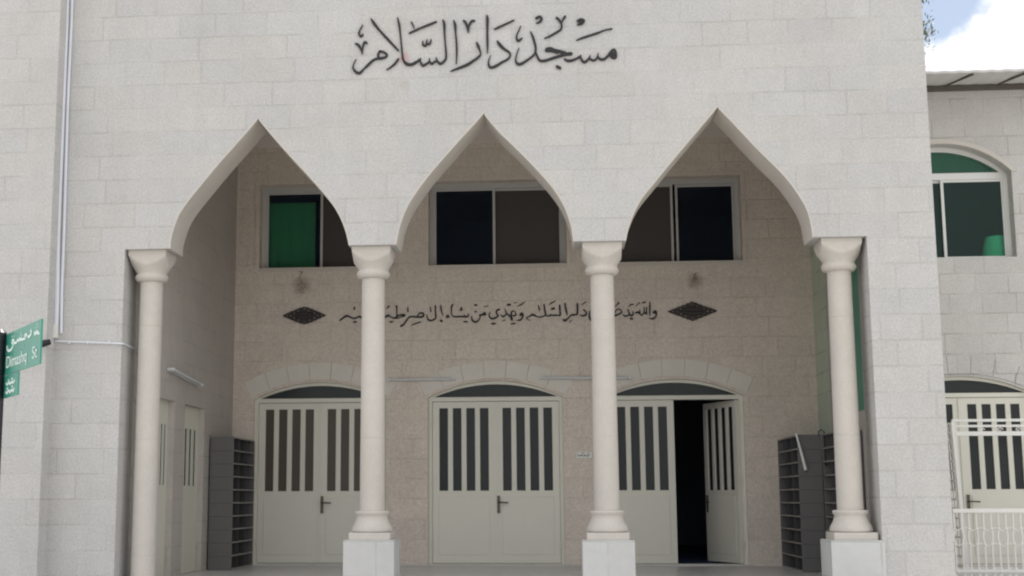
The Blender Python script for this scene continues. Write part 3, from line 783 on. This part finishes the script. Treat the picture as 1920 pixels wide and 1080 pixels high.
# small notice plate
p = at(1097, 853, BY); pl = obj('notice_plate', MB().box(p.x-.10, p.x+.085, BY-.012, BY-.002, p.z-.035, p.z+.035), M['white'])
tag(pl, 'small pale notice plate with a line of writing beside the third column', 'notice plate')
mb = MB(); rs = random.Random(3)
for i, (o_, pts) in enumerate([((1080, 846), [(30,70,14),(60,90,16),(90,80,16),(110,60,14)]), ((1080, 846), [(110,80,14),(140,88,16),(165,84,14),(172,60,10)]), ((1080, 846), [(180,80,14),(215,90,16),(240,78,14),(255,55,10)]), ((1080, 846), [(120,40,14),(150,38,14)]), ((1080, 846), [(215,42,14),(240,40,14)])]):
    stroke_mesh(mb, pts, 14, o_, 10, BY-.012, .003, .0003*i, .9)
obj('writing', mb, M['letters'], pl)

# ------------------------------------------------------------------ shoe racks
def rack(xf, xb, y0, y1, z0, z1, nsh, label):
    """open face at xf looking along x, back at xb, from y0 (near) to y1 (far)."""
    s = 1 if xf > xb else -1
    r = empty('shoe_rack', ((xf+xb)/2, (y0+y1)/2, z0), label, 'shoe rack', 'grey shoe racks in the porch corners')
    t = .016; xa, xc_ = min(xf, xb), max(xf, xb)
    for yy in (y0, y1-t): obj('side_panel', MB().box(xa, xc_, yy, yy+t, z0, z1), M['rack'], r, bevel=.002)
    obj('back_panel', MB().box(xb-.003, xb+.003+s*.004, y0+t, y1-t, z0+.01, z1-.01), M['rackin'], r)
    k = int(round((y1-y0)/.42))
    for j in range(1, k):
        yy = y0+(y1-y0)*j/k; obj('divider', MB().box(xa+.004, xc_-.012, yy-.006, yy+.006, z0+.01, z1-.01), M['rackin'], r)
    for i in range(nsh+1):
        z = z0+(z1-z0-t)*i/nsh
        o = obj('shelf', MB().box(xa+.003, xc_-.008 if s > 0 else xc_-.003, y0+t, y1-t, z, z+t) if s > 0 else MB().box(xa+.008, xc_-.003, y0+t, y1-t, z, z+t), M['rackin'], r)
        e = MB().box(xf-.008, xf, y0+t, y1-t, z, z+t) if s > 0 else MB().box(xf, xf+.008, y0+t, y1-t, z, z+t)
        obj('edge_strip', e, M['rackedge'], o)
    # board seams on the near end panel
    for i in range(1, nsh):
        z = z0+(z1-z0-t)*i/nsh; obj('board_seam', MB().box(xa+.01, xc_-.01, y0-.0015, y0+.001, z, z+.005), M['rackin'], r)
    return r
XF = at(476, 900, BY-.05).x
yn = onX(437, 900, XF).y
zt = at(390, 819, yn).z
rack(XF, XSL+.02, yn, BY-.03, FLOOR, zt, 10, 'grey shoe rack in the left back corner of the porch')
XF2 = at(1461, 900, BY-.05).x
yn2 = onX(1498, 900, XF2).y
zt2 = at(1500, 815, yn2).z
XB2 = at(1543, 900, yn2).x
rack(XF2, XB2, yn2, BY-.03, FLOOR, zt2, 10, 'grey shoe rack beside the open door, with a white stick on it')
rack(XB2-.0, XSR-.01, yn2-.95, yn2-.03, FLOOR, zt2+.0, 10, 'grey shoe rack partly behind the rightmost column')
a = at(1493, 812, yn2-.03); b = at(1511, 881, yn2-.03)
tag(obj('white_stick', MB().tube([(a.x, yn2-.012, a.z), ((a.x+b.x)/2, yn2-.03, (a.z+b.z)/2), (b.x, yn2-.012-.02, b.z)], [.011, .013, .018], 10), M['white'], smooth=True), 'white stick leaning on the end panel of the right shoe rack', 'stick')
a = at(1541, 818, yn2-.1)
hk = MB().tube([(a.x-.03, yn2-.08, zt2-.01), (a.x-.03, yn2-.08, zt2+.03), (a.x, yn2-.08, zt2+.05), (a.x+.03, yn2-.08, zt2+.03), (a.x+.03, yn2-.08, zt2-.35)], .006, 6)
tag(obj('wire_hook', hk, M['steel'], smooth=True), 'thin dark wire hooked over the rack behind the rightmost column', 'hook')
p = at(1476, 1036, 16.0)
# shoe lying in a pigeon hole
zz = FLOOR+(zt2-FLOOR-.016)*1/10+.016
sh = MB(); rows = 11
vs = []
for i in range(rows):
    t = i/(rows-1); y = 15.75+.26*t; wd = .036*(math.sin(math.pi*min(1, .18+t*.9))**.5+.15); hh = .05+.035*(1-abs(t-.15))*(1 if t < .5 else .6)
    for k in range(10):
        an = math.pi*2*k/10; vs.append((XF2+.10+wd*math.cos(an), y, zz+hh/2+hh/2*math.sin(an)))
fs = [(i*10+k, i*10+(k+1) % 10, (i+1)*10+(k+1) % 10, (i+1)*10+k) for i in range(rows-1) for k in range(10)] + [tuple(range(9, -1, -1)), tuple(range((rows-1)*10, rows*10))]
sh.add(vs, fs)
tag(obj('shoe', sh, M['sock'], smooth=True), 'dark shoe lying on a low shelf of the rack beside the open door', 'shoe')

# ------------------------------------------------------------------ conduits and camera on the corner
cd = empty('cable_conduit', (XP+.2, FY, at(98, 640, FY).z), 'grey plastic conduits running down the left corner of the facade', 'conduit')
for dx, r in ((0, .018), (.05, .027), (.105, .015)):
    pts = []
    for px, py in ((116, -60), (120, 0), (112, 200), (104, 430), (101, 540), (99, 625)):
        v = at(px, py, FY-.03); pts.append((v.x+dx-.02+.004*math.sin(py*.02+dx*60), FY-.026, v.z))
    obj('conduit_pipe', MB().tube(crom(pts, 4), r, 10), M['conduit'], cd, smooth=True)
p = at(104, 609, FY-.03)
obj('junction_box', MB().box(p.x-.035, p.x+.03, FY-.06, FY-.001, at(104, 634, FY-.03).z, p.z), M['white'], cd, bevel=.006)
pts = [at(104, 640, FY-.02), at(170, 642, FY-.02), at(232, 644.5, FY-.02)]
pts = [(q.x, FY-.02, q.z) for q in pts]
e = pts[-1]
pts += [(XL+.02, FY-.02, e[2]), (XL+.02, FY+.1, e[2]+.0), (XL+.02, FY+.44, e[2]-.01)]
obj('conduit_pipe', MB().tube(pts, .010, 8), M['conduit'], cd, smooth=True)
for px in (130, 165, 205):
    q = at(px, 642, FY-.02); obj('clip', MB().box(q.x-.008, q.x+.008, FY-.034, FY-.001, q.z-.016, q.z+.016), M['conduit'], cd)
p = at(84, 645, 12.70)
mb = MB().tube([(p.x, 12.77, p.z+.03), (p.x, 12.70, p.z+.03), (p.x-.01, 12.66, p.z)], .012, 8)
mb.tube([(p.x+.05, 12.70, p.z+.02), (p.x-.05, 12.62, p.z-.02)], [.028, .040], 14)
tag(obj('security_camera', mb, M['steel'], smooth=True), 'small black camera on the left wall corner behind the green street sign', 'camera')
# faint joint wire inside pier
# ------------------------------------------------------------------ street sign
Ys = 9.0
P0 = at(10, 665, Ys)
yr = Ys*78.5/86.0
P1 = at(76, 642, yr)
u = Vector((P1.x-P0.x, P1.y-P0.y, 0)); Ls = u.length; u.normalize(); nrm = Vector((u.y, -u.x, 0))
if nrm.dot(C0-P0) < 0: nrm = -nrm
hgt = 79/F*Ys*1.02
z1s = at(10, 627, Ys).z; z0s = z1s-hgt
st = empty('street_sign', (P0.x-.05, P0.y, 0), 'green bilingual street name sign on a black pole at the left', 'street sign')
def plate(mb, u0, u1, z0, z1, th=.012, off=0.0):
    vs = []
    for k in (0, th):
        for (a, z) in ((u0, z0), (u1, z0), (u1, z1), (u0, z1)): vs.append(P0+u*a+nrm*(off-k)+Vector((0, 0, z-P0.z)))
    return mb.add(vs, [(0, 1, 2, 3), (7, 6, 5, 4), (0, 4, 5, 1), (1, 5, 6, 2), (2, 6, 7, 3), (3, 7, 4, 0)])
obj('sign_plate', plate(MB(), 0, Ls, z0s, z1s), M['sign'], st, bevel=.002)
L2 = Ls*.42
zb1 = z0s-.004; zb0 = z0s-(at(10, 705, Ys).z-at(10, 748, Ys).z)
obj('lower_plate', plate(MB(), 0, L2, zb0, zb1), M['sign'], st, bevel=.002)
px_ = P0.x-.046; pw = .046
obj('pole', MB().tube([(px_, P0.y, 0.0), (px_, P0.y, z1s+.01)], pw, 20).tube([(px_, P0.y, z1s+.01), (px_, P0.y, z1s+.035)], [pw*1.08, pw*.5], 20), M['pole'], st, smooth=True)
br = MB()
for z in (z1s-.05, z0s+.04, zb0+.05): br.tube([(px_, P0.y, z), (px_, P0.y, z+.025)], pw*1.12, 20)
obj('clamp', br, M['pole'], st)
def sign_strokes(strokes, w=.010):
    mb = MB()
    for i, s_ in enumerate(strokes):
        P = crom([(q[0], q[1]) for q in s_], 4); n = len(P); vs = []
        off = .0035+.0002*i
        for k in range(n):
            a_ = P[max(k-1, 0)]; b_ = P[min(k+1, n-1)]
            tx, tz = (b_[0]-a_[0])*Ls, (b_[1]-a_[1])*hgt; l = math.hypot(tx, tz) or 1e-6
            nx, nz = -tz/l*w, tx/l*w
            for sg in (1, -1):
                q = P0+u*(P[k][0]*Ls+nx*sg)+nrm*off; q.z = z0s+P[k][1]*hgt+nz*sg; vs.append(q)
        vs += [v-nrm*.003 for v in vs]
        m2 = 2*n
        fs = [(2*k, 2*k+1, 2*k+3, 2*k+2) for k in range(n-1)] + [(m2+2*k, m2+2*k+2, m2+2*k+3, m2+2*k+1) for k in range(n-1)]
        fs += [(2*k, 2*k+2, m2+2*k+2, m2+2*k) for k in range(n-1)] + [(2*k+1, m2+2*k+1, m2+2*k+3, 2*k+3) for k in range(n-1)]
        fs += [(0, m2, m2+1, 1), (2*n-2, 2*n-1, m2+2*n-1, m2+2*n-2)]
        mb.add(vs, fs)
    return mb
# Arabic "sh. Dimashq" : sheen abbreviation on the right, then d-m-sh-q
ar = [[(.97,.68),(.93,.70),(.92,.75),(.89,.70),(.88,.75),(.85,.70),(.83,.76)], [(.90,.90),(.905,.91)], [(.87,.84),(.875,.845)], [(.93,.84),(.935,.845)],
      [(.73,.84),(.76,.76),(.70,.70),(.66,.72)],
      [(.64,.74),(.60,.79),(.57,.74),(.61,.70),(.56,.70),(.50,.70),(.48,.75),(.46,.70),(.43,.75),(.41,.70),(.38,.74),(.34,.69),(.28,.70),(.25,.78),(.20,.76),(.22,.71),(.25,.68),(.20,.58),(.12,.56),(.07,.62),(.06,.70)],
      [(.46,.86),(.465,.865)], [(.43,.80),(.435,.805)], [(.49,.80),(.495,.805)], [(.20,.86),(.205,.865)], [(.26,.86),(.265,.865)]]
obj('arabic_text', sign_strokes(ar, .0085), M['signw'], st)
def text_obj(txt, u0, zbase, size, wscale, parent, name):
    cu = bpy.data.curves.new('txt', 'FONT'); cu.body = txt; cu.size = size; cu.extrude = .0012
    to = bpy.data.objects.new('txt', cu); COL.objects.link(to)
    bpy.context.view_layer.update()
    me = bpy.data.meshes.new_from_object(to.evaluated_get(bpy.context.evaluated_depsgraph_get()))
    bpy.data.objects.remove(to)
    mb = MB(); vs = []; wm = max(v.co.x for v in me.vertices)
    for v in me.vertices:
        q = P0+u*(u0+v.co.x/wm*wscale)+nrm*(.0032+v.co.z); q.z = zbase+v.co.y; vs.append(q)
    mb.add(vs, [tuple(p.vertices) for p in me.polygons]); bpy.data.meshes.remove(me)
    return obj(name, mb, M['signw'], parent)
text_obj('Dimashq', Ls*.05, z0s+hgt*.16, hgt*.40, Ls*.60, st, 'latin_text')
text_obj('St', Ls*.80, z0s+hgt*.16, hgt*.40, Ls*.135, st, 'latin_text')
# two short lines on the lower plate
hl = zb1-zb0
low = [[(.08,-.20),(.12,-.25),(.16,-.20),(.20,-.25),(.24,-.21),(.28,-.24),(.33,-.19)], [(.14,-.15),(.16,-.15)], [(.24,-.14),(.27,-.14)],
       [(.08,-.40),(.12,-.45),(.17,-.39),(.21,-.45),(.26,-.40),(.30,-.44),(.34,-.38)], [(.11,-.34),(.14,-.34)], [(.26,-.33),(.29,-.33)]]
obj('small_text', sign_strokes(low, .0075), M['signw'], st)

# ------------------------------------------------------------------ white gate and railing by the wing
gt = empty('metal_gate', (at(1850, 900, 15.6).x, 15.6, FLOOR), 'white metal gate frame with lattice side panel in front of the side wing door', 'gate')
Yg = 15.7
g0 = at(1785, 789, Yg); zg1 = g0.z; zg2 = at(1850, 798.5, Yg).z; zg3 = at(1850, 812.5, Yg).z
xg0 = g0.x; xg1 = xg0+1.9
obj('top_bar', MB().box(xg0, xg1, Yg, Yg+.03, zg1-.012, zg1+.018).box(xg0+.02, xg1, Yg, Yg+.03, zg2-.014, zg2+.012).box(xg0+.03, xg1, Yg-.002, Yg+.032, zg3-.026, zg3+.022), M['white'], gt, bevel=.003)
b0 = at(1793, 800, Yg); b1 = at(1812, 950, Yg)
sl = (b1.x-b0.x)/(b1.z-b0.z)
def lean(x, z, zr_): return x+sl*(z-zr_)*.6
for dx, w_ in ((0, .021),):
    zb = FLOOR
    mb = MB(); vs = []
    for z in (zb, zg1-.01):
        x = lean(b0.x-.03+dx, z, b0.z)
        vs += [(x-w_, Yg+.002, z), (x+w_, Yg+.002, z), (x+w_, Yg+.028, z), (x-w_, Yg+.028, z)]
    mb.add(vs, [(0, 1, 2, 3), (7, 6, 5, 4), (0, 4, 5, 1), (1, 5, 6, 2), (2, 6, 7, 3), (3, 7, 4, 0)])
    obj('post', mb, M['white'], gt)
scr = MB()
for i in range(9):
    xx = xg0+.12+i*.2; zz_ = (zg2+zg3)/2
    pts = [(xx+.035*math.cos(t)*(1-t/9), Yg+.015, zz_+.022*math.sin(t)*(1-t/9)) for t in [k*.7 for k in range(10)]]
    scr.tube(pts, .006, 5)
obj('scroll', scr, M['white'], gt)
# lattice panel running back to the wing wall
lt = MB(); xl0 = lean(b0.x-.055, b0.z, b0.z)
n_ = 9
for i in range(n_+1):
    y = Yg+.05+(WYC-.05-Yg-.05)*i/n_
    lt.tube([(lean(xl0, FLOOR, b0.z), y, FLOOR), (xl0, y, zg3+.12)], .010, 6)
k = 0; z = FLOOR+.05
while z < zg3+.12:
    x = lean(xl0, z, b0.z); lt.tube([(x, Yg+.05, z), (x, WYC-.05, z)], .014, 6); z += .105
obj('lattice_panel', lt, M['white'], gt)
Yr = 14.6
rl = empty('balustrade', (at(1850, 1050, Yr).x, Yr, FLOOR), 'white ornamental metal balustrade at the lower right below the gate', 'railing')
xr0 = at(1789, 960, Yr).x-.02; xr1 = xr0+1.7
zr1 = at(1850, 956, Yr).z
zn1 = at(1850, 992, Yr).z; zn2 = at(1850, 1021, Yr).z; zn3 = at(1850, 1067, Yr).z
zn4 = zn3-(zn1-zn2)
obj('handrail', MB().box(xr0, xr1, Yr-.022, Yr+.022, zr1-.03, zr1+.012), M['white'], rl, bevel=.005)
obj('bottom_rail', MB().box(xr0, xr1, Yr-.015, Yr+.015, FLOOR+.04, FLOOR+.07), M['white'], rl, bevel=.004)
nb = int((xr1-xr0)/.074)
for i in range(nb+1):
    x = xr0+.012+i*.074
    bow = .012*(1 if i % 2 else -1)
    pts = [(x, Yr, FLOOR+.07), (x, Yr, zn4-.01), (x+bow, Yr, (zn3+zn4)/2), (x, Yr, zn3+.01), (x, Yr, zn2-.015), (x, Yr, zn2), (x+bow, Yr, (zn1+zn2)/2), (x, Yr, zn1), (x, Yr, zn1+.02), (x, Yr, zr1-.03)]
    mb = MB().tube(crom(pts, 3), .0105, 6)
    for z in (zn1, zn2, zn3, zn4):
        mb.tube([(x, Yr, z-.012), (x, Yr, z), (x, Yr, z+.012)], [.010, .019, .010], 8)
        mb.tube([(x, Yr-.004, z), (x+.037, Yr-.004, z+.016*(1 if i % 2 else -1)), (x+.074, Yr-.004, z)], .0055, 5)
    obj('baluster', mb, M['white'], rl, smooth=True)

# landing in front of the wing
obj_l = obj('landing', MB().box(XE+.02, 8.0, 13.9, BY+.008, 0, FLOOR-.003), M['floor']); tag(obj_l, kind='structure')

# ------------------------------------------------------------------ tree behind the wing
tc = at(1690, 20, 20.5)
tr = empty('tree', (tc.x, 24.9, 0), 'dark leafy tree showing at the facade edge above the wing roof', 'tree')
ty = 25.6
tc = at(1668, -10, ty); rad = at(1741, 20, ty).x-tc.x
tr.location = (tc.x, ty, 0)
tp = [(tc.x, ty, 0), (tc.x+.05, ty, 2.5), (tc.x-.05, ty+.05, 5), (tc.x, ty, tc.z)]
tm = MB().tube(crom(tp, 4), [.2-.12*i/12 for i in range(13)], 10)
for i in range(9):
    an = i*2.4; z = 4.5+i*.45
    tm.tube([(tc.x, ty, z), (tc.x+.5*math.cos(an), ty+.5*math.sin(an), z+.6), (tc.x+1.0*math.cos(an), ty+.9*math.sin(an), z+1.0)], [.06, .04, .015], 6)
obj('trunk', tm, M['bark'], tr, smooth=True)
lf = MB(); rr = random.Random(5)
for cl in range(170):
    while True:
        v = Vector((rr.uniform(-1, 1), rr.uniform(-1, 1), rr.uniform(-1, 1)))
        if v.length < 1: break
    c = Vector((tc.x, ty, tc.z)) + Vector((v.x*rad*1.02, v.y*rad, v.z*2.3))
    for k in range(75):
        q = c+Vector((rr.gauss(0, .10), rr.gauss(0, .10), rr.gauss(0, .10)))
        a = Vector((rr.gauss(0, 1), rr.gauss(0, 1), rr.gauss(0, 1))).normalized(); b = a.orthogonal().normalized(); s_ = rr.uniform(.03, .06)
        lf.add([q-a*s_, q+b*s_*.45, q+a*s_, q-b*s_*.45], [(0, 1, 2, 3)])
obj('crown', lf, M['leaf'], tr)

# ------------------------------------------------------------------ ground
tag(obj('ground', MB().add([(-400, -400, -.004), (400, -400, -.004), (400, 400, -.004), (-400, 400, -.004)], [(0, 1, 2, 3)]), M['paving']), kind='structure')
tag(obj('road', MB().add([(-400, -16, 0), (400, -16, 0), (400, -3.0, 0), (-400, -3.0, 0)], [(0, 1, 2, 3)]), M['asphalt']), kind='structure')
tag(obj('pavement', MB().box(-60, 60, -3.0, 24, -.3, .0+.12), M['paving']), kind='structure')

# ------------------------------------------------------------------ light
EL, AZ = math.radians(64), math.radians(18)
sd = Vector((math.sin(AZ)*math.cos(EL), math.cos(AZ)*math.cos(EL), math.sin(EL)))
sl_ = bpy.data.lights.new('sun', 'SUN'); sl_.energy = 4.6; sl_.angle = math.radians(.5); sl_.color = (1, .96, .90)
so = bpy.data.objects.new('sun', sl_); COL.objects.link(so); so.rotation_euler = sd.to_track_quat('Z', 'Y').to_euler(); so.location = (0, 0, 30)
wd = bpy.data.worlds.new('World'); sc.world = wd; wd.use_nodes = True
t = wd.node_tree; t.nodes.clear()
N = lambda ty, **k: (lambda nd: ([setattr(nd, a, b) for a, b in k.items()], nd)[1])(t.nodes.new(ty))
out = N('ShaderNodeOutputWorld'); bg = N('ShaderNodeBackground'); bg.inputs[1].default_value = .092
sky = N('ShaderNodeTexSky', sky_type='NISHITA'); sky.sun_disc = False; sky.sun_elevation = EL; sky.sun_rotation = AZ
tcn = N('ShaderNodeTexCoord'); no = N('ShaderNodeTexNoise'); no.inputs['Scale'].default_value = 3.2; no.inputs['Detail'].default_value = 8; no.inputs['Roughness'].default_value = .55
t.links.new(tcn.outputs['Generated'], no.inputs['Vector'])
# a blue gap between the clouds, in one direction of the sky
gd = ray(1762, -5).normalized()
dn = N('ShaderNodeVectorMath', operation='DISTANCE'); t.links.new(tcn.outputs['Generated'], dn.inputs[0]); dn.inputs[1].default_value = gd
gp = N('ShaderNodeMapRange', interpolation_type='SMOOTHSTEP'); t.links.new(dn.outputs['Value'], gp.inputs[0])
gp.inputs[1].default_value = 0.0; gp.inputs[2].default_value = .045; gp.inputs[3].default_value = .36; gp.inputs[4].default_value = 0.0
no2 = N('ShaderNodeTexNoise'); no2.inputs['Scale'].default_value = 60; no2.inputs['Detail'].default_value = 6; t.links.new(tcn.outputs['Generated'], no2.inputs['Vector'])
na = N('ShaderNodeMath', operation='MULTIPLY_ADD'); t.links.new(no2.outputs[0], na.inputs[0]); na.inputs[1].default_value = .03; na.inputs[2].default_value = -.015
nb_ = N('ShaderNodeMath', operation='ADD'); t.links.new(na.outputs[0], nb_.inputs[0]); t.links.new(dn.outputs['Value'], nb_.inputs[1]); t.links.new(nb_.outputs[0], gp.inputs[0])
sb = N('ShaderNodeMath', operation='SUBTRACT'); t.links.new(no.outputs[0], sb.inputs[0]); t.links.new(gp.outputs[0], sb.inputs[1])
mk = N('ShaderNodeMapRange', interpolation_type='SMOOTHSTEP'); t.links.new(sb.outputs[0], mk.inputs[0])
mk.inputs[1].default_value = .28; mk.inputs[2].default_value = .46; mk.inputs[3].default_value = .22
mxw = N('ShaderNodeMix', data_type='RGBA'); t.links.new(mk.outputs[0], mxw.inputs[0]); t.links.new(sky.outputs[0], mxw.inputs[6]); mxw.inputs[7].default_value = (11.0, 11.1, 11.3, 1)
t.links.new(mxw.outputs[2], bg.inputs[0]); t.links.new(bg.outputs[0], out.inputs[0])

# ------------------------------------------------------------------ render settings
vs_ = sc.view_settings; vs_.view_transform = 'Standard'; vs_.look = 'None'; vs_.gamma = 1; vs_.exposure = .35
sc.render.engine = 'CYCLES'; sc.cycles.use_denoising = True; sc.cycles.max_bounces = 8; sc.cycles.diffuse_bounces = 5
sc.cycles.transparent_max_bounces = 12; sc.cycles.filter_width = 2.2
